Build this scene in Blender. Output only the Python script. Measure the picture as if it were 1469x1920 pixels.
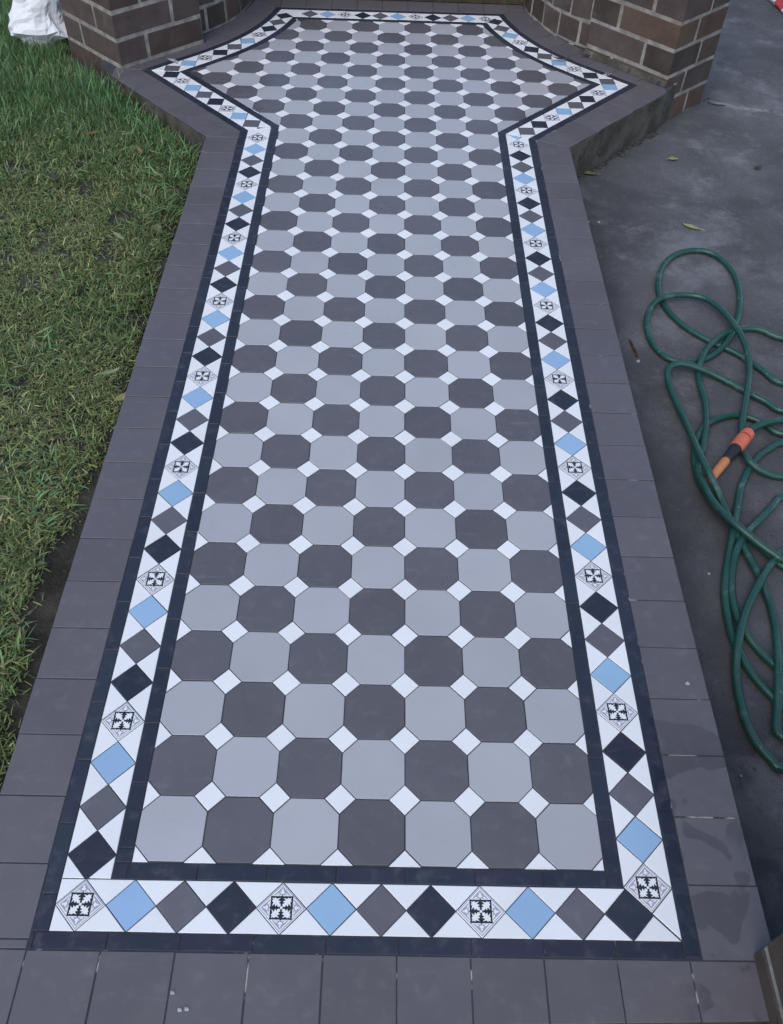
import bpy, bmesh, math, random
import numpy as np
from mathutils import Vector, Matrix, noise as mnoise

random.seed(11)
rng = np.random.default_rng(5)
scene = bpy.context.scene
for o in list(bpy.data.objects):
    bpy.data.objects.remove(o, do_unlink=True)
COL = scene.collection

# ------------------------------------------------------------------ camera
cam_d = bpy.data.cameras.new('camera')
cam = bpy.data.objects.new('camera', cam_d); COL.objects.link(cam)
cam_d.sensor_fit = 'HORIZONTAL'; cam_d.sensor_width = 36.0
cam_d.lens = 36.0 * 1631.49 / 1469.0
cam_d.clip_start = 0.02; cam_d.clip_end = 500
RC = ((0.999577546885703, 0.009864099315293483, 0.027339116786351172),
      (0.025363049887765683, -0.7553962319829364, -0.6547772509822198),
      (0.014193077973097695, 0.6551940416763116, -0.7553272961352382))
CP = Vector((-0.00104793, -0.44352664, 1.30361448))
m3 = Matrix((RC[0], [-v for v in RC[1]], [-v for v in RC[2]])).transposed()
cam.matrix_world = Matrix.Translation(CP) @ m3.to_4x4()
scene.camera = cam

# ------------------------------------------------------------------ sky, sun, exposure
SUN_EL, SUN_AZ = math.radians(52), math.radians(205)
world = bpy.data.worlds.new('World'); scene.world = world
world.use_nodes = True
wn = world.node_tree.nodes; wl = world.node_tree.links
sky = wn.new('ShaderNodeTexSky'); sky.sky_type = 'NISHITA'; sky.sun_disc = False
sky.sun_elevation = SUN_EL; sky.sun_rotation = SUN_AZ
sky.air_density = 1.0; sky.dust_density = 1.6; sky.ozone_density = 0.5
bg = wn['Background']; bg.inputs['Strength'].default_value = 0.15
wl.new(sky.outputs['Color'], bg.inputs['Color'])
sd = bpy.data.lights.new('sun', 'SUN'); sd.energy = 0.5; sd.angle = math.radians(60); sd.color = (1.0, 0.99, 0.97)
sun = bpy.data.objects.new('sun', sd); COL.objects.link(sun)
sdir = Vector((math.sin(SUN_AZ) * math.cos(SUN_EL), math.cos(SUN_AZ) * math.cos(SUN_EL), math.sin(SUN_EL)))
sun.rotation_euler = sdir.to_track_quat('Z', 'Y').to_euler()
sun.location = (0, 0, 8)
vs = scene.view_settings
vs.view_transform = 'Standard'; vs.look = 'None'; vs.gamma = 1.0; vs.use_curve_mapping = False
vs.exposure = 0.60

# ------------------------------------------------------------------ helpers
def tag(o, label=None, cat=None, group=None, kind=None):
    if label: o['label'] = label
    if cat: o['category'] = cat
    if group: o['group'] = group
    if kind: o['kind'] = kind
    return o

def link(name, mesh, parent=None, mats=()):
    o = bpy.data.objects.new(name, mesh); COL.objects.link(o)
    if parent is not None: o.parent = parent
    for m in mats: mesh.materials.append(m)
    return o

def empty(name, loc=(0, 0, 0), rz=0.0):
    o = bpy.data.objects.new(name, None); COL.objects.link(o)
    o.empty_display_size = 0.1; o.location = loc; o.rotation_euler = (0, 0, rz)
    return o

def meshdata(name, v, f, smooth=False):
    me = bpy.data.meshes.new(name); me.from_pydata([tuple(p) for p in v], [], f); me.update()
    if smooth: me.polygons.foreach_set('use_smooth', [True] * len(me.polygons))
    return me

class NT:
    """tiny node-tree writer"""
    def __init__(s, name):
        s.m = bpy.data.materials.new(name); s.m.use_nodes = True
        s.t = s.m.node_tree; s.n = s.t.nodes; s.b = s.n['Principled BSDF']
    def new(s, typ, **kw):
        n = s.n.new(typ)
        for k, v in kw.items(): setattr(n, k, v)
        return n
    def put(s, sock, v):
        if hasattr(v, 'is_output'): s.t.links.new(v, sock)
        else: sock.default_value = v
    def noise(s, vec, scale, detail=4, rough=0.55, dist=0.0):
        n = s.new('ShaderNodeTexNoise'); n.inputs['Scale'].default_value = scale
        n.inputs['Detail'].default_value = detail; n.inputs['Roughness'].default_value = rough
        n.inputs['Distortion'].default_value = dist
        s.put(n.inputs['Vector'], vec); return n.outputs['Fac']
    def ramp(s, fac, lo, hi, a=0.0, b=1.0):
        n = s.new('ShaderNodeMapRange'); n.interpolation_type = 'SMOOTHSTEP'
        s.put(n.inputs['Value'], fac)
        for k, v in (('From Min', lo), ('From Max', hi), ('To Min', a), ('To Max', b)): n.inputs[k].default_value = v
        return n.outputs['Result']
    def math(s, op, a, b=0.0, clamp=False):
        n = s.new('ShaderNodeMath', operation=op); n.use_clamp = clamp
        s.put(n.inputs[0], a); s.put(n.inputs[1], b); return n.outputs[0]
    def mix(s, fac, a, b, mode='MIX'):
        n = s.new('ShaderNodeMix', data_type='RGBA', blend_type=mode)
        s.put(n.inputs[0], fac); s.put(n.inputs[6], a); s.put(n.inputs[7], b); return n.outputs[2]
    def hsv(s, col, h=0.5, sa=1.0, v=1.0):
        n = s.new('ShaderNodeHueSaturation')
        s.put(n.inputs['Hue'], h); s.put(n.inputs['Saturation'], sa); s.put(n.inputs['Value'], v); s.put(n.inputs['Color'], col)
        return n.outputs['Color']
    def bump(s, h, strength=0.3, dist=0.001):
        n = s.new('ShaderNodeBump'); n.inputs['Strength'].default_value = strength; n.inputs['Distance'].default_value = dist
        s.put(n.inputs['Height'], h); s.put(s.b.inputs['Normal'], n.outputs['Normal'])
    def pos(s): return s.new('ShaderNodeNewGeometry').outputs['Position']
    def obj(s): return s.new('ShaderNodeTexCoord').outputs['Object']
    def rnd(s): return s.new('ShaderNodeObjectInfo').outputs['Random']
    def sep(s, v):
        n = s.new('ShaderNodeSeparateXYZ'); s.put(n.inputs[0], v); return n.outputs
    def fin(s, col, rough=0.5, spec=0.5):
        s.put(s.b.inputs['Base Color'], col); s.put(s.b.inputs['Roughness'], rough)
        s.b.inputs['Specular IOR Level'].default_value = spec
        return s.m

def rgb(r, g, b): return (r, g, b, 1.0)

def wet_mask(n):
    """splashes of water near the front right corner and a few drops along the right edge"""
    p = n.pos(); x, y, _ = n.sep(p)
    reg = n.math('MULTIPLY', n.ramp(x, 0.40, 0.47), n.ramp(y, 0.36, 0.16))
    a = n.noise(p, 13, 2, 0.45, 0.6)
    return n.math('MULTIPLY', reg, n.ramp(a, 0.535, 0.59))

# ------------------------------------------------------------------ materials
def tile_mat(name, col, vary=0.10, hue=0.0, rough=0.38, haze=0.0, wet=False, bumpy=0.12):
    n = NT(name); r = n.rnd(); p = n.pos()
    v = n.math('ADD', 1.0 - vary, n.math('MULTIPLY', r, 2 * vary))
    c = n.hsv(col, n.math('ADD', 0.5 - hue, n.math('MULTIPLY', n.math('FRACT', n.math('MULTIPLY', r, 7.13)), 2 * hue)), 1.0, v)
    cloud = n.noise(p, 9, 4, 0.55)
    c = n.mix(n.ramp(cloud, 0.35, 0.7, 0.0, 0.10), c, rgb(*(min(1, k * 1.35 + 0.01) for k in col[:3])))
    fine = n.noise(p, 420, 2, 0.6)
    c = n.mix(n.ramp(fine, 0.3, 0.8, 0.0, 0.10), c, rgb(*(k * 0.6 for k in col[:3])))
    dust = n.noise(p, 38, 5, 0.65, 0.3)
    c = n.mix(n.ramp(dust, 0.50, 0.78, 0.0, 0.09), c, rgb(0.42, 0.42, 0.41))
    c = n.mix(n.ramp(n.noise(p, 3.1, 3, 0.5), 0.40, 0.68, 0.0, 0.12), c, rgb(*(k * 0.72 for k in col[:3])))
    ro = n.math('ADD', n.ramp(cloud, 0.3, 0.75, rough - 0.10, rough + 0.10), n.math('MULTIPLY', n.math('SUBTRACT', dust, 0.5), 0.25))
    if haze:
        mp = n.new('ShaderNodeMapping'); mp.inputs['Rotation'].default_value = (0, 0, 0.7); mp.inputs['Scale'].default_value = (1, 7, 1)
        n.put(mp.inputs['Vector'], p)
        st = n.ramp(n.noise(mp.outputs[0], 11, 3, 0.5, 0.4), 0.60, 0.80, 0, haze)
        c = n.mix(st, c, rgb(0.34, 0.35, 0.37))
    if wet:
        w = wet_mask(n)
        c = n.mix(w, c, n.hsv(c, 0.5, 1.05, 0.74))
        ro = n.math('SUBTRACT', ro, n.math('MULTIPLY', w, 0.24))
    n.bump(n.noise(p, 130, 3, 0.6), bumpy, 0.0006)
    return n.fin(c, ro, 0.45)

M_LIGHT = tile_mat('tile_light_grey', rgb(0.396, 0.398, 0.408), 0.065, 0.008, 0.37, 0.05)
M_DARK = tile_mat('tile_dark_grey', rgb(0.112, 0.106, 0.114), 0.11, 0.022, 0.36, 0.14)
M_WHITE = tile_mat('tile_white', rgb(0.80, 0.80, 0.785), 0.035, 0.0, 0.42)
M_BLUE = tile_mat('tile_blue', rgb(0.29, 0.45, 0.62), 0.05, 0.008, 0.42)
M_BLACK = tile_mat('tile_black', rgb(0.022, 0.027, 0.042), 0.18, 0.02, 0.40, 0.05, True)
M_MID = tile_mat('tile_mid_grey', rgb(0.115, 0.112, 0.124), 0.08, 0.02, 0.42, 0.05)
M_SLATE = tile_mat('tile_slate', rgb(0.112, 0.102, 0.110), 0.08, 0.015, 0.44, 0.06, True, 0.16)
M_PGREY = tile_mat('print_grey', rgb(0.36, 0.36, 0.42), 0.02)
M_PBLACK = tile_mat('print_black', rgb(0.018, 0.02, 0.026), 0.02)

def grout_mat():
    n = NT('grout'); p = n.pos()
    c = n.mix(n.noise(p, 30, 4), rgb(0.035, 0.036, 0.042), rgb(0.085, 0.085, 0.09))
    x, y, _ = n.sep(p)
    edge = n.ramp(x, 0.445, 0.465)
    front = n.math('MULTIPLY', n.ramp(y, -0.09, -0.11), n.ramp(y, -0.18, -0.17))
    reg = n.math('MULTIPLY', n.math('MAXIMUM', edge, front), n.ramp(y, -0.186, -0.176))
    pale = n.math('MULTIPLY', reg, n.ramp(n.noise(p, 17, 3, 0.6), 0.57, 0.64))
    c = n.mix(pale, c, rgb(0.40, 0.39, 0.37))
    n.bump(n.noise(p, 260, 3), 0.5, 0.001)
    return n.fin(c, 0.9, 0.2)
M_GROUT = grout_mat()

def concrete_slab_mat():
    n = NT('slab_concrete'); p = n.pos()
    c = n.mix(n.ramp(n.noise(p, 12, 5, 0.6, 0.4), 0.35, 0.7), rgb(0.055, 0.050, 0.040), rgb(0.115, 0.106, 0.088))
    mp = n.new('ShaderNodeMapping'); mp.inputs['Scale'].default_value = (14, 14, 2.2); n.put(mp.inputs['Vector'], p)
    c = n.mix(n.ramp(n.noise(mp.outputs[0], 2.6, 3, 0.5), 0.63, 0.76, 0, 0.55), c, rgb(0.23, 0.23, 0.22))
    c = n.mix(n.ramp(n.noise(p, 26, 3, 0.6), 0.60, 0.68, 0, 0.7), c, rgb(0.028, 0.03, 0.024))
    n.bump(n.noise(p, 70, 5, 0.7), 0.9, 0.006)
    return n.fin(c, 0.92, 0.2)
M_SLAB = concrete_slab_mat()

def driveway_mat():
    n = NT('driveway_concrete'); p = n.pos(); x, y, _ = n.sep(p)
    big = n.noise(p, 2.6, 5, 0.6, 0.5)
    c = n.mix(n.ramp(big, 0.3, 0.72), rgb(0.060, 0.058, 0.060), rgb(0.118, 0.117, 0.120))
    # worn pale mottling, stronger up the drive
    up = n.ramp(y, 0.2, 2.6, 0.35, 1.0)
    m = n.math('MULTIPLY', up, n.ramp(n.noise(p, 4.2, 8, 0.74, 0.25), 0.48, 0.68, 0, 0.80))
    c = n.mix(m, c, rgb(0.215, 0.215, 0.22))
    c = n.mix(n.ramp(n.noise(p, 34, 5, 0.7), 0.52, 0.75, 0, 0.40), c, rgb(0.17, 0.17, 0.175))
    c = n.mix(n.ramp(n.noise(p, 150, 3, 0.7), 0.46, 0.28, 0, 0.60), c, rgb(0.022, 0.022, 0.024))
    c = n.mix(n.ramp(n.noise(p, 420, 2, 0.7), 0.55, 0.72, 0, 0.45), c, rgb(0.26, 0.26, 0.26))
    c = n.mix(n.ramp(n.noise(p, 1.7, 4, 0.6), 0.55, 0.38, 0, 0.45), c, rgb(0.040, 0.039, 0.040))
    c = n.mix(n.ramp(n.noise(p, 23, 4, 0.6), 0.76, 0.84, 0, 0.3), c, rgb(0.33, 0.33, 0.33))
    crk = n.new('ShaderNodeTexVoronoi', feature='DISTANCE_TO_EDGE'); crk.inputs['Scale'].default_value = 1.1
    wv = n.new('ShaderNodeVectorMath', operation='ADD'); n.put(wv.inputs[0], p)
    nz = n.new('ShaderNodeTexNoise'); nz.inputs['Scale'].default_value = 6; n.put(nz.inputs['Vector'], p); n.put(wv.inputs[1], nz.outputs['Color'])
    n.put(crk.inputs['Vector'], wv.outputs[0])
    c = n.mix(n.math('MULTIPLY', n.ramp(crk.outputs['Distance'], 0.006, 0.0015, 0, 0.5), n.ramp(n.noise(p, 2.2, 2), 0.5, 0.6)), c, rgb(0.03, 0.03, 0.03))
    # darker band hugging the edge of the tiled slab
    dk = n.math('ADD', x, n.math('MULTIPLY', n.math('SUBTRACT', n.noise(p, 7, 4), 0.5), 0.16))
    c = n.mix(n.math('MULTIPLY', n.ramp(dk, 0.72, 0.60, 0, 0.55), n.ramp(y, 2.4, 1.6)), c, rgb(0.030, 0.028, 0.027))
    # pale trowel line running off from the foot of the pillar
    wob = n.math('MULTIPLY', n.math('SUBTRACT', n.noise(p, 9, 4), 0.5), 0.05)
    ly = n.math('ADD', n.math('SUBTRACT', y, n.math('SUBTRACT', 3.31, n.math('MULTIPLY', x, 0.335))), wob)
    ln = n.math('MULTIPLY', n.ramp(n.math('ABSOLUTE', ly), 0.022, 0.006), n.ramp(x, 1.19, 1.25))
    c = n.mix(n.math('MULTIPLY', ln, n.ramp(n.noise(p, 40, 3), 0.35, 0.6, 0, 0.7)), c, rgb(0.30, 0.30, 0.29))
    w = n.math('MULTIPLY', n.math('MULTIPLY', n.ramp(y, 0.62, 0.10), n.ramp(x, 0.5, 0.55)), n.ramp(n.noise(p, 9, 3, 0.5, 0.6), 0.44, 0.54))  # wet patches, spread wider to paint in the shade near the front pier
    c = n.mix(w, c, n.hsv(c, 0.5, 1.1, 0.42))
    ro = n.math('SUBTRACT', 0.78, n.math('MULTIPLY', w, 0.42))
    h = n.math('ADD', n.noise(p, 180, 4, 0.7), n.math('MULTIPLY', n.noise(p, 24, 4, 0.6), 1.4))
    n.bump(h, 0.55, 0.0022)
    return n.fin(c, ro, 0.35)
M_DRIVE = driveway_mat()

def soil_mat():
    n = NT('soil'); p = n.pos()
    c = n.mix(n.ramp(n.noise(p, 14, 5, 0.65), 0.3, 0.7), rgb(0.034, 0.030, 0.024), rgb(0.085, 0.078, 0.064))
    c = n.mix(n.ramp(n.noise(p, 60, 4, 0.7), 0.55, 0.75, 0, 0.6), c, rgb(0.12, 0.115, 0.095))
    n.bump(n.noise(p, 75, 6, 0.75), 1.0, 0.008)
    return n.fin(c, 0.85, 0.25)
M_SOIL = soil_mat()

def brick_mat(name, a, b):
    n = NT(name); o = n.obj(); p = n.pos(); r = n.rnd()
    c = n.mix(n.ramp(n.noise(p, 17, 4, 0.6), 0.3, 0.72), rgb(*a), rgb(*b))
    c = n.hsv(c, n.math('ADD', 0.488, n.math('MULTIPLY', r, 0.024)), 1.0, n.math('ADD', 0.90, n.math('MULTIPLY', n.math('FRACT', n.math('MULTIPLY', r, 5.7)), 0.24)))
    c = n.mix(n.ramp(n.noise(p, 300, 3, 0.7), 0.57, 0.78, 0, 0.45), c, rgb(0.16, 0.13, 0.115))
    c = n.mix(n.ramp(n.noise(p, 240, 3, 0.7), 0.42, 0.28, 0, 0.6), c, rgb(0.014, 0.012, 0.012))
    c = n.mix(n.ramp(n.noise(p, 9, 3, 0.6, 0.5), 0.60, 0.70, 0, 0.30), c, rgb(0.12, 0.115, 0.115))
    h = n.math('ADD', n.noise(p, 240, 4, 0.7), n.math('MULTIPLY', n.noise(p, 35, 3), 0.8))
    n.bump(h, 0.6, 0.0018)
    return n.fin(c, 0.82, 0.3)
M_BRICKS = [brick_mat('brick_dark_brown', (0.062, 0.043, 0.033), (0.088, 0.064, 0.051)),
            brick_mat('brick_plum', (0.066, 0.048, 0.043), (0.092, 0.070, 0.063)),
            brick_mat('brick_red_brown', (0.076, 0.048, 0.036), (0.104, 0.067, 0.050)),
            brick_mat('brick_charcoal', (0.046, 0.035, 0.029), (0.070, 0.055, 0.046))]

def mortar_mat():
    n = NT('mortar'); p = n.pos()
    c = n.mix(n.ramp(n.noise(p, 26, 5, 0.6), 0.3, 0.72), rgb(0.19, 0.175, 0.155), rgb(0.36, 0.335, 0.30))
    c = n.mix(n.ramp(n.noise(p, 110, 4, 0.7), 0.55, 0.75, 0, 0.5), c, rgb(0.11, 0.105, 0.10))
    n.bump(n.noise(p, 120, 5, 0.7), 0.9, 0.003)
    return n.fin(c, 0.95, 0.15)
M_MORTAR = mortar_mat()

def step_mat():
    n = NT('mossy_step'); p = n.pos()
    c = n.mix(n.ramp(n.noise(p, 15, 5, 0.6), 0.3, 0.7), rgb(0.045, 0.035, 0.022), rgb(0.085, 0.075, 0.045))
    c = n.mix(n.ramp(n.noise(p, 45, 4, 0.6), 0.55, 0.7, 0, 0.5), c, rgb(0.04, 0.05, 0.022))
    n.bump(n.noise(p, 90, 4), 0.7, 0.003)
    return n.fin(c, 0.9, 0.2)
M_STEP = step_mat()

def hose_mat():
    n = NT('hose_pvc'); uv = n.new('ShaderNodeUVMap'); uv.uv_map = 'UVMap'
    u, v, _ = n.sep(uv.outputs[0])
    a = n.math('SINE', n.math('MULTIPLY', n.math('ADD', u, n.math('MULTIPLY', v, 0.030)), 1100))
    b = n.math('SINE', n.math('MULTIPLY', n.math('SUBTRACT', u, n.math('MULTIPLY', v, 0.030)), 1100))
    br = n.math('MAXIMUM', n.ramp(a, 0.55, 0.95), n.ramp(b, 0.55, 0.95))
    p = n.pos()
    c = n.mix(n.ramp(n.noise(p, 6, 3), 0.35, 0.65), rgb(0.006, 0.042, 0.030), rgb(0.010, 0.060, 0.043))
    c = n.mix(n.math('MULTIPLY', br, 0.45), c, rgb(0.026, 0.120, 0.088))
    c = n.mix(n.ramp(n.noise(p, 22, 4, 0.7), 0.56, 0.74, 0, 0.40), c, rgb(0.19, 0.23, 0.22))
    c = n.mix(n.ramp(n.noise(p, 90, 3, 0.7), 0.62, 0.75, 0, 0.45), c, rgb(0.25, 0.26, 0.25))
    n.bump(n.math('ADD', br, n.noise(p, 200, 2)), 0.25, 0.0006)
    return n.fin(c, n.ramp(n.noise(p, 14, 3), 0.3, 0.7, 0.20, 0.48), 0.6)
M_HOSE = hose_mat()

def plain(name, col, rough=0.5, spec=0.5, var=0.12, scale=40, bump=0.0, bscale=120, bd=0.001):
    n = NT(name); p = n.pos()
    c = n.mix(n.ramp(n.noise(p, scale, 4), 0.3, 0.7), rgb(*(k * (1 - var) for k in col)), rgb(*(min(1, k * (1 + var)) for k in col)))
    if bump: n.bump(n.noise(p, bscale, 4), bump, bd)
    return n.fin(c, rough, spec)
M_CORAL = plain('coupling_orange_red', (0.56, 0.135, 0.075), 0.42, 0.5, 0.10)
M_ORANGE = plain('nozzle_orange', (0.50, 0.19, 0.070), 0.45, 0.5, 0.12)
M_COLLAR = plain('collar_black', (0.020, 0.022, 0.028), 0.45)
M_SACK = plain('sack_white', (0.74, 0.75, 0.76), 0.55, 0.4, 0.04, 12, 0.25, 60, 0.003)
M_TWIG = plain('twig_brown', (0.080, 0.050, 0.028), 0.8, 0.2, 0.3, 90)
M_WIRE = plain('wire_black', (0.012, 0.012, 0.013), 0.5)
M_PEBBLE = plain('pebble_pale', (0.36, 0.36, 0.35), 0.8, 0.2, 0.2, 120)
M_GRIT = plain('grit', (0.15, 0.145, 0.135), 0.9, 0.2, 0.5, 60)
M_WEED = plain('weed_grey_green', (0.085, 0.105, 0.070), 0.7, 0.2, 0.3, 120)
M_CLOD = plain('crumbled_mortar', (0.060, 0.056, 0.050), 0.95, 0.1, 0.35, 90, 0.8, 150, 0.003)

def leaf_mat(name, a, b):
    n = NT(name); o = n.obj(); x, y, _ = n.sep(o)
    c = n.mix(n.ramp(n.noise(o, 70, 4), 0.3, 0.7), rgb(*a), rgb(*b))
    vein = n.ramp(n.math('ABSOLUTE', y), 0.0014, 0.0004, 0, 0.5)
    c = n.mix(vein, c, rgb(*(min(1, k * 1.6) for k in b)))
    return n.fin(c, 0.55, 0.35)
M_LF_YEL = leaf_mat('leaf_yellow', (0.20, 0.19, 0.075), (0.33, 0.31, 0.14))
M_LF_GRN = leaf_mat('leaf_green', (0.14, 0.18, 0.075), (0.24, 0.28, 0.14))
M_LF_OLV = leaf_mat('leaf_olive', (0.085, 0.10, 0.045), (0.15, 0.16, 0.08))
M_LF_BRN = leaf_mat('leaf_brown', (0.16, 0.10, 0.045), (0.27, 0.18, 0.085))
M_LF_DRK = leaf_mat('leaf_dark', (0.035, 0.028, 0.022), (0.075, 0.060, 0.048))

def grass_mat():
    n = NT('grass'); a = n.new('ShaderNodeAttribute'); a.attribute_name = 'Col'
    c = a.outputs['Color']
    n.b.inputs['Subsurface Weight'].default_value = 0.0
    tr = n.new('ShaderNodeBsdfTranslucent'); n.put(tr.inputs['Color'], n.hsv(c, 0.49, 1.1, 1.0))
    n.fin(c, 0.5, 0.35)
    mx = n.new('ShaderNodeMixShader'); mx.inputs[0].default_value = 0.22
    n.t.links.new(n.b.outputs[0], mx.inputs[1]); n.t.links.new(tr.outputs[0], mx.inputs[2])
    n.t.links.new(mx.outputs[0], n.n['Material Output'].inputs['Surface'])
    return n.m
M_GRASS = grass_mat()

def stripe_mat():
    n = NT('sack_red_white'); o = n.obj(); x, y, _ = n.sep(o)
    t = n.math('ADD', y, n.math('MULTIPLY', x, 0.9))
    w = n.math('SINE', n.math('MULTIPLY', t, 30))
    c = n.mix(n.ramp(w, 0.25, 0.33), rgb(0.78, 0.78, 0.78), rgb(0.55, 0.02, 0.03))
    n.bump(n.noise(o, 30, 3), 0.3, 0.004)
    return n.fin(c, 0.4, 0.5)
M_STRIPE = stripe_mat()

# ------------------------------------------------------------------ ground, lawn bed, driveway
DRIVE_Z = -0.135
LAWN_Z = -0.085
ground = link('ground', meshdata('ground', [(-150, -150, -0.22), (150, -150, -0.22), (150, 150, -0.22), (-150, 150, -0.22)], [(0, 1, 2, 3)]), None, [M_SOIL])
tag(ground, 'bare earth under everything', None, None, 'structure')

def grid(name, x0, x1, y0, y1, nx, ny, zf, mat, smooth=True):
    xs = np.linspace(x0, x1, nx + 1); ys = np.linspace(y0, y1, ny + 1)
    v = [(x, y, zf(x, y)) for y in ys for x in xs]
    f = [(j * (nx + 1) + i, j * (nx + 1) + i + 1, (j + 1) * (nx + 1) + i + 1, (j + 1) * (nx + 1) + i) for j in range(ny) for i in range(nx)]
    return link(name, meshdata(name, v, f, smooth), None, [mat])

def dz(x, y): return DRIVE_Z + 0.0025 * mnoise.noise((x * 1.7, y * 1.7, 3.1))
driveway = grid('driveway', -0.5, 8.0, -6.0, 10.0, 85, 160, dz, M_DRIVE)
tag(driveway, 'dark mottled concrete driveway right of the tiled path', None, None, 'structure')

def lz(x, y):
    h = 0.010 * mnoise.noise((x * 4, y * 4, 0.3)) + 0.006 * mnoise.noise((x * 15, y * 15, 7.7))
    near = max(0.0, 1.0 - (-0.575 - x) / 0.10)       # the soil drops a little beside the slab
    up = min(1.0, max(0.0, (y - 2.05) / 0.5))        # and rises towards the pillar
    return LAWN_Z + h + 0.026 * up - 0.022 * min(1.0, near) * (1 - up)
lawn_bed = grid('lawn_soil', -7.0, -0.53, -6.0, 9.0, 260, 420, lz, M_SOIL)
tag(lawn_bed, 'dark damp soil of the lawn left of the path', None, None, 'structure')

# ------------------------------------------------------------------ path outline
ARC_L = [(-0.867, 2.698), (-0.8231, 2.7428), (-0.7776, 2.7869), (-0.7319, 2.8312), (-0.6874, 2.8767), (-0.6451, 2.924), (-0.6059, 2.9735), (-0.5705, 3.0256), (-0.5393, 3.0803), (-0.5125, 3.1374), (-0.4902, 3.1966), (-0.4722, 3.2574), (-0.458, 3.319)]
ARC_R = [(0.871, 2.7055), (0.8247, 2.7498), (0.7773, 2.7929), (0.7301, 2.8361), (0.6842, 2.8806), (0.6406, 2.9272), (0.6, 2.9765), (0.5631, 3.0288), (0.5303, 3.0841), (0.502, 3.142), (0.4781, 3.202), (0.4587, 3.2632), (0.4434, 3.3245)]
OUT = np.array([(-.468, -.1205), (.4625, -.1195), (.4685, 2.269)] + ARC_R + ARC_L[::-1] + [(-.4715, 2.268)])
NV = len(OUT)
D1, DM, D2, D3, DS = 0.0235, 0.059, 0.0945, 0.1185, -0.103
RUNS = {'bottom': (0, 1), 'right': (1, 2), 'wing_r': (2, 3), 'arc_r': (3, 15), 'top': (15, 16), 'arc_l': (16, 28), 'wing_l': (28, 29), 'left': (29, 30)}

def unit(v): return v / np.linalg.norm(v)
def segn(i):
    e = unit(OUT[(i + 1) % NV] - OUT[i % NV]); return np.array([-e[1], e[0]])
def offset(d):
    r = []
    for i in range(NV):
        n1, n2 = segn(i - 1), segn(i); m = (n1 + n2) / (1 + n1 @ n2); r.append(OUT[i] + m * d)
    return np.array(r)
MID = offset(DM)
MITER = offset(1.0) - OUT
FIELD = offset(D3)

class Run:
    def __init__(s, name):
        s.name = name; s.a, s.b = RUNS[name]
        s.p = [MID[k % NV] for k in range(s.a, s.b + 1)]
        s.cum = np.r_[0, np.cumsum([np.linalg.norm(s.p[i + 1] - s.p[i]) for i in range(len(s.p) - 1)])]
        s.L = s.cum[-1]; K = len(s.p) - 1
        sn = [segn(s.a + i) for i in range(K)]
        s.vn = [sn[0]] + [unit(sn[i - 1] + sn[i]) for i in range(1, K)] + [sn[-1]]
    def pt(s, q, d):
        k = int(np.clip(np.searchsorted(s.cum, q) - 1, 0, len(s.p) - 2))
        u = (q - s.cum[k]) / (s.cum[k + 1] - s.cum[k])
        n = unit(s.vn[k] * (1 - min(max(u, 0), 1)) + s.vn[k + 1] * min(max(u, 0), 1))
        return s.p[k] + (s.p[k + 1] - s.p[k]) * u + n * (d - DM)
    def line(s, d, end=False):
        """half-plane on the inner side of the run's line at offset d"""
        n = s.vn[0]; return (s.p[0] + n * (d - DM), n)
RUN = {k: Run(k) for k in RUNS}
ORDER = list(RUNS)

def miter_plane(ci, run_dir):
    m = unit(MITER[ci % NV]); n = np.array([m[1], -m[0]])
    if n @ run_dir < 0: n = -n
    return (OUT[ci % NV], n)
def end_planes(name, da, db, own=()):
    r = RUN[name]; t0 = unit(r.p[1] - r.p[0]); t1 = unit(r.p[-2] - r.p[-1])
    pl = [miter_plane(r.a, t0), miter_plane(r.b, t1)]
    if name == 'bottom':
        if 'bl' in own: pl[0] = RUN['left'].line(da)
        if 'br' in own: q, n = RUN['right'].line(db); pl[1] = (q, n)
    if name == 'left' and 'bl' in own: pl[1] = RUN['bottom'].line(db)
    if name == 'bottom' and 'brb' in own: q, n = RUN['right'].line(da); pl[1] = (q, n)
    if name == 'right' and 'brb' in own: pl[0] = RUN['bottom'].line(db)
    if name == 'right' and 'br' in own: pl[0] = RUN['bottom'].line(da)
    return pl

def clip(poly, planes):
    for q, n in planes:
        out = []
        for i in range(len(poly)):
            a, b = poly[i], poly[(i + 1) % len(poly)]
            da, db = (a - q) @ n, (b - q) @ n
            if da >= 0: out.append(a)
            if (da >= 0) != (db >= 0): out.append(a + (b - a) * (da / (da - db)))
        poly = out
        if len(poly) < 3: return []
    return poly
def area(p): return 0.5 * sum(p[i][0] * p[(i + 1) % len(p)][1] - p[(i + 1) % len(p)][0] * p[i][1] for i in range(len(p)))
def tidy(p, eps=0.0008):
    p = [np.array(q, float) for q in p]
    q = [p[i] for i in range(len(p)) if np.linalg.norm(p[i] - p[i - 1]) > eps]
    if len(q) < 3: return []
    r = []
    for i in range(len(q)):
        a, b, c = q[i - 1], q[i], q[(i + 1) % len(q)]
        e1, e2 = b - a, c - b
        if abs(e1[0] * e2[1] - e1[1] * e2[0]) > 1e-7: r.append(b)
    if len(r) < 3: return []
    return r if area(r) > 0 else r[::-1]
def inset(p, g):
    r = []
    for i in range(len(p)):
        e1, e2 = unit(p[i] - p[i - 1]), unit(p[(i + 1) % len(p)] - p[i])
        n1, n2 = np.array([-e1[1], e1[0]]), np.array([-e2[1], e2[0]])
        m = (n1 + n2) / max(0.22, 1 + n1 @ n2); r.append(p[i] + m * g)
    return r

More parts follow.
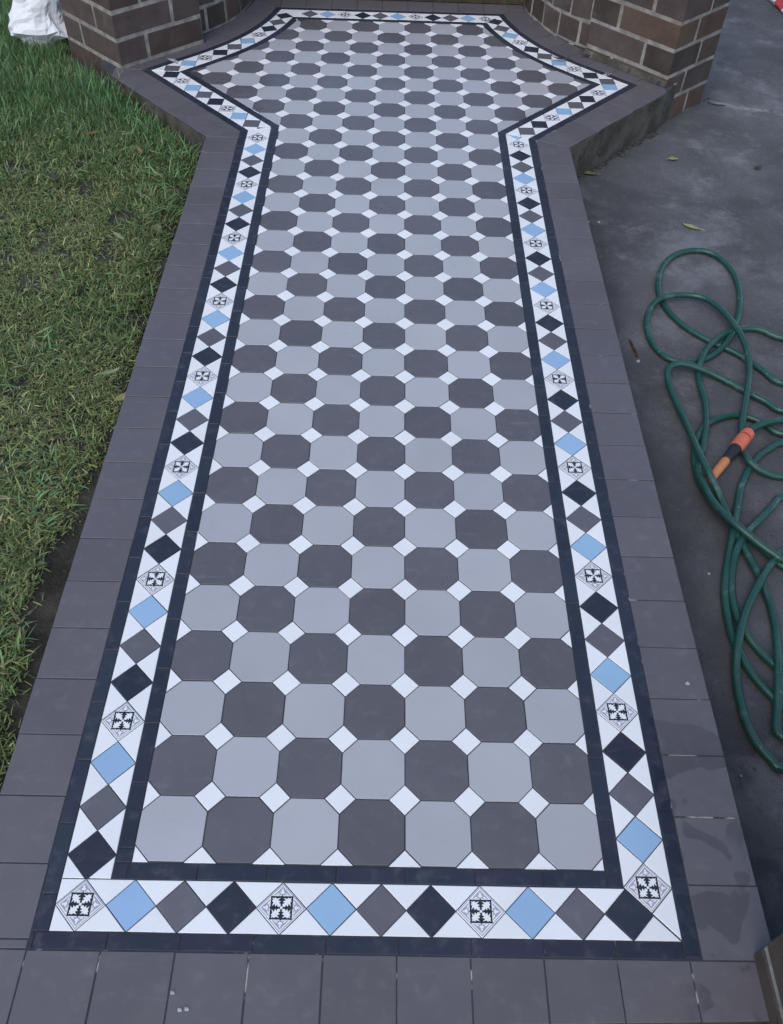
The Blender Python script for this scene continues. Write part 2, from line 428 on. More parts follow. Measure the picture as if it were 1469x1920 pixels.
path = empty('tiled_path', (0, 0, 0))
tag(path, 'tessellated path of grey octagon tiles with a blue, black and white diamond border', None, None, 'structure')
GAP, BEV = 0.0007, 0.0007
def add_tile(name, polys, mat, thick=0.006, gap=GAP, jit=0.00025):
    """one loose tile: bevelled top edge, sides going down into the bed"""
    if not isinstance(polys[0], list): polys = [polys]
    V, F = [], []; cen = None
    tx, ty, tz = (random.gauss(0, 0.006) for _ in range(3)); tz = random.uniform(-jit, jit)
    for poly in polys:
        p = tidy(poly)
        if not p or abs(area(p)) < 4.5e-5: continue
        p = inset(p, gap * random.uniform(0.85, 1.45))
        if area(p) < 3e-5: continue
        t = inset(p, BEV)
        if cen is None: cen = sum(p) / len(p)
        n = len(p); b0 = len(V)
        for ring, z in ((t, 0.0), (p, -BEV), (p, -thick)):
            for q in ring:
                l = q - cen; V.append((l[0], l[1], z + tz + l[0] * tx * 0.6 + l[1] * ty * 0.6))
        F.append(tuple(range(b0, b0 + n)))
        for k in range(2):
            for i in range(n):
                j = (i + 1) % n
                F.append((b0 + k * n + i, b0 + (k + 1) * n + i, b0 + (k + 1) * n + j, b0 + k * n + j))
    if not V: return None
    o = link(name, meshdata(name, V, F), path, [mat]); o.location = (cen[0] + random.uniform(-1, 1) * 0.0002, cen[1] + random.uniform(-1, 1) * 0.0002, 0)
    o.rotation_euler = (0, 0, random.gauss(0, 0.0022))
    return o

# slab under the tiles (its sides show along the raised wings)
slab_xy = [(-.572, -.219), (.566, -.189), (.568, 2.225), (.962, 2.652), (1.02, 2.74), (1.02, 3.30), (.62, 3.45), (-.62, 3.45), (-1.02, 3.30), (-1.02, 2.74), (-.958, 2.654), (-.573, 2.222)]
def prism(xy, z0, z1):
    n = len(xy)
    V = [(x, y, z1) for x, y in xy] + [(x, y, z0) for x, y in xy]
    F = [tuple(range(n))] + [(i, i + n, (i + 1) % n + n, (i + 1) % n) for i in range(n)]
    return V, F
V, F = prism(slab_xy, -0.21, -0.0055)
slab = link('concrete_base', meshdata('concrete_base', V, F), path, [M_SLAB])
gxy = [(x * 0.9985 + (-.0005 if x > 0 else .0005), y) for x, y in slab_xy]
V, F = prism(gxy, -0.005, -0.0016)
grout = link('grout', meshdata('grout', V, F), path, [M_GROUT])
tag(grout, 'dark grout with a few pale smears')

# -- octagon field
S = 0.1; CH = 0.0245
def octagon(cx, cy):
    h = S / 2; c = h - CH
    return [np.array((cx + a, cy + b)) for a, b in ((c, -h), (h, -c), (h, c), (c, h), (-c, h), (-h, c), (-h, -c), (-c, -h))]
def dot(cx, cy): return [np.array((cx + a, cy + b)) for a, b in ((CH, 0), (0, CH), (-CH, 0), (0, -CH))]
def fl(i, j):
    e = unit(FIELD[j % NV] - FIELD[i % NV]); return (FIELD[i % NV], np.array([-e[1], e[0]]))
P_BOT, P_RIGHT, P_TOP, P_LEFT = fl(0, 1), fl(1, 2), fl(15, 16), fl(29, 30)
P_WR, P_WL = fl(2, 3), fl(28, 29)
def arc_plane(c, a, b):
    best = min(range(a, b), key=lambda k: np.linalg.norm((FIELD[k] + FIELD[k + 1]) / 2 - c))
    return fl(best, best + 1)
WY_L, WY_R = FIELD[29][1], FIELD[2][1]
def field_clip(poly, c):
    pl = [P_BOT, P_TOP]
    x, y = c
    if x < 0:
        wy, side, wing, arc = WY_L, P_LEFT, P_WL, (16, 28)
    else:
        wy, side, wing, arc = WY_R, P_RIGHT, P_WR, (3, 15)
    inside = abs(x) < 0.349
    if y < wy - 0.03: pl.append(side)
    elif abs(abs(x) - 0.35) < 0.003 and y < wy + 0.02:
        a = clip(poly, pl + [side]); b = clip(clip(poly, pl + [wing]), [(side[0], -side[1])])
        return [q for q in (a, b) if q]
    elif inside and y < wy: pl.append(side)
    elif not inside: pl.append(wing)
    if y > 2.6 and abs(x) > 0.28: pl.append(arc_plane(c, *arc))
    q = clip(poly, pl)
    return [q] if q else []
for j in range(32):
    for i in range(-5, 12):
        c = ((i + 0.5 - 3.5) * S, (j + 0.5) * S)
        if (i < 0 or i > 6) and j < 22: continue
        q = field_clip(octagon(*c), c)
        if q and q[0]: add_tile('octagon_tile', q, M_LIGHT if (i + j) % 2 == 0 else M_DARK)
for j in range(33):
    for i in range(-4, 12):
        c = ((i - 3.5) * S, j * S)
        if (i < 0 or i > 7) and j < 22: continue
        q = field_clip(dot(*c), c)
        if q and q[0]: add_tile('small_square_tile', q, M_WHITE)

# -- patterned tile print
def motif_mesh():
    H = 0.0355; V, F, MI = [], [], []
    def poly(pts, z, mi):
        b = len(V)
        if area([np.array(p) for p in pts]) < 0: pts = pts[::-1]
        V.extend((x * H, y * H, z) for x, y in pts); F.append(tuple(range(b, b + len(pts)))); MI.append(mi)
    def rot(p, k):
        for _ in range(k): p = [(-y, x) for x, y in p]
        return p
    zg, zw, zb, zl = 0.0002, 0.00035, 0.00035, 0.0005
    for k in range(4):
        poly(rot([(.93, 0), (0, .93), (0, .885), (.885, 0)], k), zg, 0)            # grey line round the edge
        poly(rot([(.82, 0), (.475, .33), (.49, .14), (.49, -.14), (.475, -.33)], k), zg, 0)
        poly(rot([(.76, 0), (.68, .045), (.63, .035), (.60, .10), (.555, .075), (.53, .03), (.53, -.03), (.555, -.075), (.60, -.10), (.63, -.035), (.68, -.045)], k), zw, 1)
        for s in (1, -1):
            poly(rot([(.52, s * .09), (.56, s * .14), (.545, s * .20), (.495, s * .255), (.475, s * .20), (.51, s * .16)], k), zw, 1)
        poly(rot([(.445, .445), (-.445, .445), (-.445, .37), (.445, .37)], k), zb, 2)
    poly([(.40, .40), (-.40, .40), (-.40, -.40), (.40, -.40)], zb - 0.00005, 2)
    half = [(.04, .04), (.13, .034), (.165, .105), (.225, .036), (.255, .142), (.345, .052), (.31, .185), (.358, .24), (.322, .275), (.355, .355)]
    leaf = half + [(y, x) for x, y in half[-2:0:-1]]
    leaf = [(x * 1.1, y * 1.1) for x, y in leaf]
    for k in range(4): poly(rot(leaf, k), zl, 1)
    poly([(.06 * math.cos(a * math.pi / 4), .06 * math.sin(a * math.pi / 4)) for a in range(8)], zl + .0001, 1)
    for k in range(4): poly(rot([(.44, .035), (.44, -.035), (.50, 0)], k), zb, 2)
    me = meshdata('motif', V, F); me.polygons.foreach_set('material_index', MI)
    for m in (M_PGREY, M_WHITE, M_PBLACK): me.materials.append(m)
    return me
MOTIF = motif_mesh()

def diamond_border(name, s0, pitch, seq, own=()):
    r = RUN[name]; pl = end_planes(name, D1, D2, own); h = pitch / 2
    for k, ch in enumerate(seq):
        s = s0 + k * pitch
        P = lambda ds, d: r.pt(s + ds, d)
        dia = clip([P(-h, DM), P(0, D1), P(h, DM), P(0, D2)], pl)
        mat = {'p': M_WHITE, 'b': M_BLUE, 'g': M_MID, 'k': M_BLACK, 'w': M_WHITE}[ch]
        if dia:
            o = add_tile('diamond_tile' if ch != 'p' else 'patterned_tile', dia, mat, gap=0.0006)
            full = abs(area(tidy(dia) or [np.zeros(2)] * 3)) > 0.9 * pitch * (D2 - D1) / 2
            if o and ch == 'p' and full:
                c = r.pt(s, DM); t = unit(r.pt(s + h, DM) - r.pt(s - h, DM))
                mo = bpy.data.objects.new('printed_motif', MOTIF); COL.objects.link(mo); mo.parent = o
                mo.location = (c[0] - o.location[0], c[1] - o.location[1], 0.0001)
                mo.rotation_euler = (0, 0, math.atan2(t[1], t[0])); mo.scale = (h / 0.0355, 1, 1)
        if k < len(seq) - 1:
            for d in (D1, D2):
                tri = clip([P(0, d), P(pitch, d), P(h, DM)], pl)
                if tri: add_tile('triangle_tile', tri, M_WHITE, gap=0.0006)
PAT = 'pbgk'
diamond_border('bottom', -0.0709, 0.0709, 'w' + PAT * 3 + 'w', ('bl',))
diamond_border('right', 0.0368 - 0.0706, 0.0706, 'w' + PAT * 8 + 'pbw')
diamond_border('wing_r', 0.0514 - 2 * 0.0681, 0.0681, 'wwgkpbgkpbw')
diamond_border('arc_r', 0.0303 - 0.0717, 0.0717, 'wgkpbgkpbgkw')
diamond_border('top', 0.0297 - 0.0689, 0.0689, 'wpbgkpbgkpbgpw')
diamond_border('arc_l', 0.0288 - 0.0701, 0.0701, 'wkgkpbgkpbgw')
diamond_border('wing_l', 0.0388 - 0.067, 0.067, 'wkpbgkpbgkw')
diamond_border('left', 0.0642 - 0.07157, 0.07157, 'w' + 'pbgk' * 8 + 'p', ('bl',))

def strip_run(name, label, s_off, pitch, da, db, mat, own=(), extra=(), gap=GAP):
    r = RUN[name]; pl = end_planes(name, da, db, own) + list(extra)
    s = s_off - math.ceil((s_off + 0.35) / pitch) * pitch
    curved = name.startswith('arc'); nsub = 4 if curved else 1
    while s < r.L + 0.35:
        a = [r.pt(s + pitch * i / nsub, da) for i in range(nsub + 1)]
        b = [r.pt(s + pitch * i / nsub, db) for i in range(nsub, -1, -1)]
        q = clip(a + b, pl)
        if q: add_tile(label, q, mat, gap=gap)
        s += pitch
for nm, so in (('bottom', -0.059 + 0.107), ('right', 0.05), ('wing_r', 0.02), ('arc_r', 0.06), ('top', 0.03), ('arc_l', 0.02), ('wing_l', 0.06), ('left', 0.02)):
    strip_run(nm, 'black_border_tile', so, 0.1008, 0.0, D1, M_BLACK, ('bl', 'br'))
for nm, so in (('bottom', 0.158), ('right', 0.134), ('wing_r', 0.05), ('arc_r', 0.03), ('top', 0.07), ('arc_l', 0.05), ('wing_l', 0.02), ('left', 0.055)):
    strip_run(nm, 'black_border_tile', so, 0.1008, D2, D3, M_BLACK, ('bl', 'br'))
FRONT = (np.array((0.53, -0.193)), unit(np.array((-0.027, 1.0))))
LTIP = (np.array((-0.961, 0)), np.array((1.0, 0))); RTIP = (np.array((0.964, 0)), np.array((-1.0, 0)))
TOPC = (np.array((0, 3.424)), np.array((0, -1.0)))
for nm, so in (('bottom', -0.059), ('right', 0.1435), ('wing_r', 0.02), ('arc_r', 0.06), ('top', 0.03), ('arc_l', 0.02), ('wing_l', 0.06), ('left', 0.066)):
    strip_run(nm, 'edge_tile', so, 0.1014, DS, 0.0, M_SLATE, ('bl', 'brb'), (FRONT, LTIP, RTIP, TOPC), gap=0.0009)

# ------------------------------------------------------------------ bricks
def brick_mesh(lx, ly, lz, ch=0.0030, seed=0):
    rr = random.Random(seed); V, F = [], []
    hx, hy, hz = lx / 2, ly / 2, lz / 2
    bm = bmesh.new(); bmesh.ops.create_cube(bm, size=1.0)
    for v in bm.verts: v.co = Vector((v.co.x * lx, v.co.y * ly, v.co.z * lz)) + Vector((rr.uniform(-1, 1), rr.uniform(-1, 1), rr.uniform(-1, 1))) * 0.0012
    bmesh.ops.bevel(bm, geom=list(bm.edges), offset=ch, segments=1, affect='EDGES')
    me = bpy.data.meshes.new('brick'); bm.to_mesh(me); bm.free()
    return me
_bc = {}
def brick(parent, cx, cy, cz, lx, ly, lz, mat, rz=0.0):
    var = random.randrange(3); key = (round(lx, 3), round(ly, 3), round(lz, 3), mat.name, var)
    if key not in _bc:
        me = brick_mesh(lx, ly, lz, seed=hash(key[:3]) + var); me.materials.append(mat); _bc[key] = me
    o = bpy.data.objects.new('brick', _bc[key]); COL.objects.link(o); o.parent = parent
    o.location = (cx, cy, cz); o.rotation_euler = (0, 0, rz + random.gauss(0, 0.003))
    return o
def pick_brick(w): return random.choices(M_BRICKS, w)[0]

def pillar(name, corner, dirA, dirB, a, b, bed0, z0, n, parity, weights, forced=None, w=0.113, mj=0.0105, course=0.0867):
    """square brick pier: pinwheel bond, corner = the corner nearest the viewer, A and B run along its two visible faces"""
    A, B = Vector((*dirA, 0)).normalized(), Vector((*dirB, 0)).normalized()
    root = empty(name, (corner[0], corner[1], 0))
    ang = math.atan2(A.y, A.x)
    flip = A.cross(B).z < 0
    def P(u, v): q = A * u + B * v; return q.x, q.y
    # mortar core
    ins = 0.0016
    pts = [P(ins, ins), P(a - ins, ins), P(a - ins, b - ins), P(ins, b - ins)]
    if flip: pts = pts[::-1]
    V, F = prism(pts, z0, bed0 + n * course - mj / 2)
    V = [tuple(v) for v in V]
    core = link('mortar', meshdata('mortar', V, F), root, [M_MORTAR])
    k0 = -int(math.ceil((bed0 - z0) / course))
    for k in range(k0, n):
        zb, zt = bed0 + k * course + mj / 2, bed0 + (k + 1) * course - mj / 2
        zb = max(zb, z0 - 0.02)
        even = (k + parity) % 2 == 0
        if even: rects = [(0, w, 0, b - w - mj), (0, a - w - mj, b - w, b), (a - w, a, w + mj, b), (w + mj, a, 0, w)]
        else: rects = [(0, a - w - mj, 0, w), (0, w, w + mj, b), (w + mj, a, b - w, b), (a - w, a, 0, b - w - mj)]
        for q, (u0, u1, v0, v1) in enumerate(rects):
            cx, cy = P((u0 + u1) / 2, (v0 + v1) / 2)
            mat = M_BRICKS[forced[(k, q)]] if forced and (k, q) in forced else pick_brick(weights)
            brick(root, cx, cy, (zb + zt) / 2, u1 - u0, v1 - v0, zt - zb, mat, ang)
    return root
s2 = math.sqrt(0.5)
pr = pillar('brick_pillar', (0.965, 2.690), (-0.690, 0.724), (0.724, 0.690), 0.362, 0.290, 0.033, -0.15, 11, 0, (3, 3, 2, 3), {(1, 1): 2, (1, 0): 2, (0, 3): 1, (0, 0): 3, (-1, 0): 0, (-2, 1): 2, (-2, 0): 2})
tag(pr, 'dark brown brick pillar with pale mortar standing beside the driveway', 'pillar', 'brick pillars of the porch')
V = []; 
for u in np.linspace(0, 0.362, 15):
    q = Vector((-0.690, 0.724, 0)) * u; nn = Vector((-0.724, -0.690, 0)); wob = 0.004 * mnoise.noise((u * 40, 0, 0))
    for d_, z_ in ((-0.002, 0.022 + wob), (0.002, 0.018 + wob), (0.008 + wob, 0.0012), (-0.002, 0.0012)): r = q + nn * d_; V.append((r.x, r.y, z_))
F = [(i * 4 + k, i * 4 + (k + 1) % 4, i * 4 + 4 + (k + 1) % 4, i * 4 + 4 + k) for i in range(14) for k in range(4)] + [(0, 1, 2, 3), (59, 58, 57, 56)]
fm = meshdata('mortar_fillet', V, F); bm = bmesh.new(); bm.from_mesh(fm); bmesh.ops.recalc_face_normals(bm, faces=bm.faces); bm.to_mesh(fm); bm.free()
link('mortar_fillet', fm, pr, [M_SLAB])
plr = pillar('brick_pillar', (-0.936, 2.693), (0.705, 0.709), (-0.709, 0.705), 0.354, 0.352, 0.006, -0.15, 11, 0, (4, 3, 0.4, 3), {(0, 0): 1, (0, 3): 0})
tag(plr, 'dark brown brick pillar standing beside the lawn and the white sack', 'pillar', 'brick pillars of the porch')
pf = pillar('brick_pillar', (0.536, -0.110), (0.0, -1), (1, 0.0), 0.350, 0.350, -0.045, -0.16, 8, 1, (2, 0, 0, 5))
tag(pf, 'brown brick pier at the front right corner of the path, mostly cut off', 'pillar')

def curved_wall(name, pts, bed, n, label, side):
    """quarter-round wall of header bricks between pillar and step"""
    root = empty(name, (pts[0][0], pts[0][1], 0)); o0 = Vector((pts[0][0], pts[0][1], 0))
    P = [Vector((x, y, 0)) for x, y in pts]
    fine = []
    for i in range(len(P) - 1):
        p0, p1, p2, p3 = P[max(i - 1, 0)], P[i], P[i + 1], P[min(i + 2, len(P) - 1)]
        for t in np.linspace(0, 1, 8, endpoint=False):
            fine.append(0.5 * ((2 * p1) + (p2 - p0) * t + (2 * p0 - 5 * p1 + 4 * p2 - p3) * t * t + (3 * p1 - p0 - 3 * p2 + p3) * t ** 3))
    fine.append(P[-1])
    cum = [0]
    for i in range(1, len(fine)): cum.append(cum[-1] + (fine[i] - fine[i - 1]).length)
    L = cum[-1]
    def at(s):
        s = min(max(s, 0), L); k = max(0, min(len(fine) - 2, int(np.searchsorted(cum, s)) - 1))
        u = (s - cum[k]) / (cum[k + 1] - cum[k]); q = fine[k].lerp(fine[k + 1], u); t = (fine[k + 1] - fine[k]).normalized()
        return q, t
    depth = 0.11
    V, F = [], []; K = 24; top = bed + n * 0.0867 - 0.005
    for i in range(K + 1):
        q, t = at(L * i / K); nrm = Vector((t.y, -t.x, 0)) * side
        for dd in (0.0015, depth):
            for z in (-0.05, top): r = q + nrm * dd - o0; V.append((r.x, r.y, z))
    for i in range(K):
        b = i * 4
        for a_, b_ in ((0, 1), (1, 3), (3, 2), (2, 0)): F.append((b + a_, b + b_, b + 4 + b_, b + 4 + a_))
    F += [(0, 1, 3, 2), (4 * K, 4 * K + 2, 4 * K + 3, 4 * K + 1)]
    me = meshdata('mortar', V, F); bm = bmesh.new(); bm.from_mesh(me); bmesh.ops.recalc_face_normals(bm, faces=bm.faces); bm.to_mesh(me); bm.free()
    link('mortar', me, root, [M_MORTAR])
    for k in range(-1, n):
        zb, zt = max(bed + k * 0.0867 + 0.006, -0.01), bed + (k + 1) * 0.0867 - 0.006
        step = 0.104; s = 0.03 if k % 2 else 0.082
        while s < L:
            q, t = at(s); nrm = Vector((t.y, -t.x, 0)) * side
            c = q + nrm * (depth / 2 - 0.001) - o0
            brick(root, c.x, c.y, (zb + zt) / 2, 0.093, depth, zt - zb, pick_brick((2, 3, 0.1, 3)), math.atan2(t.y, t.x))
            s += step
    tag(root, label, 'wall', 'curved brick walls beside the step')
    return root
curved_wall('curved_brick_wall', [(-0.735, 2.985), (-0.703, 3.033), (-0.659, 3.089), (-0.6, 3.196), (-0.570, 3.31), (-0.552, 3.45)], 0.087, 8, 'curved brick wall behind the pillar on the lawn side', -1)
curved_wall('curved_brick_wall', [(0.755, 2.985), (0.717, 3.025), (0.673, 3.068), (0.606, 3.168), (0.560, 3.288), (0.540, 3.345), (0.532, 3.45)], 0.087, 8, 'curved brick wall behind the pillar on the driveway side', 1)

# porch step at the far end of the path
st = empty('porch_step', (0, 3.43, 0))
bm = bmesh.new(); bmesh.ops.create_cube(bm, size=1.0)
for v in bm.verts: v.co = Vector((v.co.x * 1.10, v.co.y * 0.36 + 0.18, v.co.z * 0.16 + 0.075))
bmesh.ops.bevel(bm, geom=list(bm.edges), offset=0.006, segments=2, affect='EDGES')
me = bpy.data.meshes.new('riser'); bm.to_mesh(me); bm.free(); link('riser', me, st, [M_STEP])
bm = bmesh.new(); bmesh.ops.create_cube(bm, size=1.0)
for v in bm.verts: v.co = Vector((v.co.x * 1.13, v.co.y * 0.40 + 0.185, v.co.z * 0.03 + 0.172))
bmesh.ops.bevel(bm, geom=list(bm.edges), offset=0.008, segments=2, affect='EDGES')
me = bpy.data.meshes.new('tread'); bm.to_mesh(me); bm.free(); link('tread', me, st, [M_SLAB])
tag(st, 'mossy brown step at the far end of the path', 'step')

# ------------------------------------------------------------------ garden hose
hA = [(1.0704, 1.4462, -0.1265), (1.0247, 1.4775, -0.1233), (0.9864, 1.4831, -0.1217), (0.945, 1.4749, -0.1217), (0.9049, 1.4449, -0.1169), (0.8656, 1.4012, -0.1105), (0.8377, 1.365, -0.1089), (0.8192, 1.3309, -0.1105), (0.8091, 1.2981, -0.1265), (0.8027, 1.2528, -0.1265), (0.8026, 1.2036, -0.1265), (0.7958, 1.1503, -0.1265), (0.7814, 1.0933, -0.1217), (0.7652, 1.0447, -0.1185), (0.752, 1.0072, -0.1201), (0.7348, 0.9704, -0.1217), (0.7241, 0.9287, -0.1169), (0.7235, 0.8921, -0.1073), (0.7253, 0.8503, -0.1041), (0.7343, 0.8149, -0.1009), (0.7435, 0.7834, -0.0945), (0.7579, 0.756, -0.0913), (0.7749, 0.7342, -0.0929), (0.7953, 0.7179, -0.1009), (0.8144, 0.7015, -0.1057), (0.8295, 0.6885, -0.1073), (0.8442, 0.6787, -0.1105)]
hB = [(1.0166, 1.2589, -0.1265), (0.9806, 1.3111, -0.1265), (0.9534, 1.3506, -0.1265), (0.9175, 1.3894, -0.1265), (0.8849, 1.4133, -0.1265), (0.853, 1.4426, -0.1265), (0.8219, 1.4787, -0.1265), (0.7955, 1.5223, -0.1265), (0.7779, 1.574, -0.1265), (0.7727, 1.6347, -0.1265), (0.7807, 1.6934, -0.1233), (0.7995, 1.7497, -0.1217), (0.8301, 1.8017, -0.1217), (0.8726, 1.8419, -0.1217), (0.9237, 1.8584, -0.1217), (0.9695, 1.848, -0.1233), (0.9982, 1.8054, -0.1233), (1.0112, 1.741, -0.1233), (1.0078, 1.6695, -0.1233), (0.993, 1.6, -0.1233), (0.9699, 1.5326, -0.1233), (0.9397, 1.4673, -0.1233), (0.9006, 1.4049, -0.1217), (0.8613, 1.3662, -0.1233), (0.8193, 1.3436, -0.1265), (0.7799, 1.336, -0.1265), (0.7445, 1.3474, -0.1265), (0.7209, 1.3819, -0.1265), (0.7089, 1.4299, -0.1265), (0.7079, 1.4798, -0.1217), (0.7194, 1.5295, -0.1153), (0.7459, 1.5755, -0.1105), (0.7877, 1.6045, -0.1105), (0.8399, 1.6177, -0.1137), (0.8853, 1.6047, -0.1121), (0.9123, 1.5693, -0.1089), (0.9297, 1.5134, -0.1057), (0.9393, 1.4619, -0.1025), (0.9464, 1.4118, -0.1041), (0.9482, 1.3659, -0.1105), (0.9409, 1.3131, -0.1153), (0.9217, 1.2502, -0.1105), (0.9048, 1.2039, -0.1089), (0.8834, 1.1466, -0.1105), (0.8668, 1.0998, -0.1105), (0.8601, 1.0729, -0.1185), (0.8567, 1.0465, -0.1265), (0.8515, 1.0141, -0.1233), (0.846, 0.9729, -0.1105), (0.8628, 0.9519, -0.1169), (0.8884, 0.9397, -0.1233), (0.9228, 0.9321, -0.1265)]
hC = [(0.9868, 1.1552, -0.1265), (0.9583, 1.1895, -0.1265), (0.9247, 1.2148, -0.1249), (0.8906, 1.2509, -0.1265), (0.8524, 1.2802, -0.1233), (0.8154, 1.2933, -0.1137), (0.7822, 1.3024, -0.1073), (0.7526, 1.3049, -0.1057), (0.7312, 1.2953, -0.1089), (0.7207, 1.2734, -0.1137), (0.7197, 1.2345, -0.1185), (0.7241, 1.1825, -0.1201), (0.7299, 1.1252, -0.1201), (0.7315, 1.0613, -0.1121), (0.7307, 1.0078, -0.1025), (0.7314, 0.9592, -0.0961), (0.7384, 0.9155, -0.0977), (0.7475, 0.8811, -0.1057), (0.7573, 0.8424, -0.1169), (0.7627, 0.7977, -0.1201), (0.767, 0.7513, -0.1169), (0.7755, 0.7104, -0.1185), (0.7848, 0.6652, -0.1217), (0.7879, 0.6208, -0.1185), (0.7942, 0.5858, -0.1265), (0.7923, 0.5439, -0.1265), (0.7856, 0.4991, -0.1265), (0.7667, 0.4391, -0.1121), (0.7505, 0.3831, -0.1121), (0.7405, 0.3356, -0.1233), (0.7291, 0.2822, -0.1265)]
hD = [(0.9632, 1.0728, -0.1265), (0.9349, 1.1043, -0.1265), (0.9058, 1.1277, -0.1265), (0.8733, 1.1393, -0.1265), (0.8362, 1.1327, -0.1265), (0.7997, 1.1133, -0.1265), (0.7709, 1.0869, -0.1265), (0.7517, 1.0524, -0.1265), (0.7361, 1.013, -0.1265), (0.7281, 0.9702, -0.1265), (0.7253, 0.9333, -0.1265), (0.7272, 0.8974, -0.1265), (0.7439, 0.8425, -0.1233), (0.7545, 0.7996, -0.1169), (0.7696, 0.7629, -0.1105), (0.7893, 0.7362, -0.1121), (0.8156, 0.7119, -0.1217), (0.8371, 0.6909, -0.1265), (0.8485, 0.673, -0.1265)]
hE = [(0.871, 1.0625, -0.1105), (0.8914, 1.0807, -0.1105), (0.9181, 1.0934, -0.1073), (0.9469, 1.105, -0.1105), (0.9714, 1.1138, -0.1169)]
hF = [(0.9553, 1.0454, -0.1265), (0.9292, 1.0337, -0.1265), (0.8948, 1.0084, -0.1265), (0.8665, 0.979, -0.1265), (0.8446, 0.9467, -0.1265), (0.8268, 0.9165, -0.1265), (0.8138, 0.8915, -0.1265), (0.8053, 0.868, -0.1265), (0.7869, 0.82, -0.1249), (0.7658, 0.7703, -0.1137), (0.7521, 0.7321, -0.1201), (0.7365, 0.6901, -0.1265), (0.7199, 0.6444, -0.1265), (0.7074, 0.6004, -0.1265), (0.7006, 0.5578, -0.1265), (0.6974, 0.5167, -0.1265), (0.6964, 0.4828, -0.1233), (0.7028, 0.4528, -0.1249), (0.7101, 0.4274, -0.1265), (0.7197, 0.4015, -0.1265), (0.7327, 0.377, -0.1265), (0.7429, 0.3614, -0.1265), (0.7505, 0.3428, -0.1265)]
hG = [(0.9062, 0.8741, -0.1265), (0.8768, 0.8458, -0.1265), (0.8396, 0.8082, -0.1265), (0.8069, 0.7748, -0.1233), (0.7735, 0.7344, -0.1105), (0.7556, 0.7062, -0.1169), (0.7402, 0.6695, -0.1233), (0.7281, 0.627, -0.1265), (0.7198, 0.5836, -0.1265), (0.7175, 0.5437, -0.1233), (0.7215, 0.5102, -0.1217), (0.7344, 0.4819, -0.1265), (0.7476, 0.4558, -0.1265), (0.7605, 0.4343, -0.1233), (0.7732, 0.4222, -0.1265)]
hH = [(0.8576, 0.7109, -0.1217), (0.8322, 0.6856, -0.1169), (0.8021, 0.6505, -0.1105), (0.7749, 0.613, -0.1025), (0.7556, 0.585, -0.1089), (0.7338, 0.5499, -0.1105), (0.71, 0.5034, -0.1057), (0.6932, 0.4637, -0.1057), (0.6847, 0.4285, -0.1169), (0.6791, 0.3913, -0.1233), (0.6767, 0.3534, -0.1265), (0.6774, 0.3115, -0.1265), (0.6838, 0.2761, -0.1265), (0.6952, 0.2517, -0.1265), (0.7061, 0.2357, -0.1265), (0.7152, 0.2247, -0.1265)]
def chain(*parts):
    out = []
    for p in parts: out += p
    return out
def uturn(p, q, dx, z=-0.118):
    m = [(p[0] + q[0]) / 2, (p[1] + q[1]) / 2]
    return [(p[0] + dx * .6, p[1] + (m[1] - p[1]) * .1 + .0, z), (m[0] + dx, m[1], z + 0.004), (q[0] + dx * .6, q[1] + (m[1] - q[1]) * .1, z)]
rA, rH, rF = hA[::-1], hH[::-1], hF[::-1]
full = chain(hE, uturn(hE[-1], hC[0], .16), hC, uturn(hC[-1], rH[0], .14), rH, uturn(rH[-1], rA[0], .13), rA, uturn(rA[-1], hB[0], .2), hB,
             uturn(hB[-1], hG[0], .15), hG, uturn(hG[-1], rF[0], .12), rF, uturn(rF[-1], hD[0], .22), hD, [(0.95, 0.60, -.1265), (1.1, 0.56, -.1265), (1.35, 0.62, -.1265), (1.7, 0.9, -.1265), (2.2, 1.0, -.1265)])
def spline(pts, per):
    P = [Vector(p) for p in pts]; out = []
    for i in range(len(P) - 1):
        p0, p1, p2, p3 = P[max(i - 1, 0)], P[i], P[i + 1], P[min(i + 2, len(P) - 1)]
        for k in range(per):
            t = k / per
            out.append(0.5 * ((2 * p1) + (p2 - p0) * t + (2 * p0 - 5 * p1 + 4 * p2 - p3) * t * t + (3 * p1 - p0 - 3 * p2 + p3) * t ** 3))
    out.append(P[-1]); return out
def tube(pts, radii, sides, uv=True, squash=None, cap=True):
    n = len(pts); V, F, U = [], [], []; nrm = Vector((0, 0, 1)); s = 0
    for i, p in enumerate(pts):
        t = (pts[min(i + 1, n - 1)] - pts[max(i - 1, 0)]).normalized()
        nrm = (nrm - t * nrm.dot(t)).normalized(); bi = t.cross(nrm)
        if i: s += (p - pts[i - 1]).length
        r = radii[i] if hasattr(radii, '__len__') else radii
        for k in range(sides):
            a = 2 * math.pi * k / sides; V.append(p + (nrm * math.cos(a) + bi * math.sin(a)) * r)
        U.append(s)
    uvs = []
    for i in range(n - 1):
        for k in range(sides):
            j = (k + 1) % sides
            F.append((i * sides + k, i * sides + j, (i + 1) * sides + j, (i + 1) * sides + k))
            uvs += [(U[i], k / sides), (U[i], (k + 1) / sides), (U[i + 1], (k + 1) / sides), (U[i + 1], k / sides)]
    if cap:
        F.append(tuple(range(sides))[::-1]); uvs += [(0, 0)] * sides
        F.append(tuple((n - 1) * sides + k for k in range(sides))); uvs += [(0, 0)] * sides
    me = meshdata('tube', V, F, True)
    if uv:
        l = me.uv_layers.new(name='UVMap'); l.data.foreach_set('uv', [c for q in uvs for c in q])
    return me
sp = spline(full, 5)
for _ in range(3):    # relax the lay of the hose
    sp = [sp[0]] + [sp[i] * 0.5 + (sp[i - 1] + sp[i + 1]) * 0.25 for i in range(1, len(sp) - 1)] + [sp[-1]]
hose = empty('garden_hose', (0.8, 1.0, DRIVE_Z))
off_h = Vector((0.8, 1.0, DRIVE_Z))
sp = [p - off_h for p in sp]
link('tube', tube(sp, 0.0084, 12), hose, [M_HOSE])
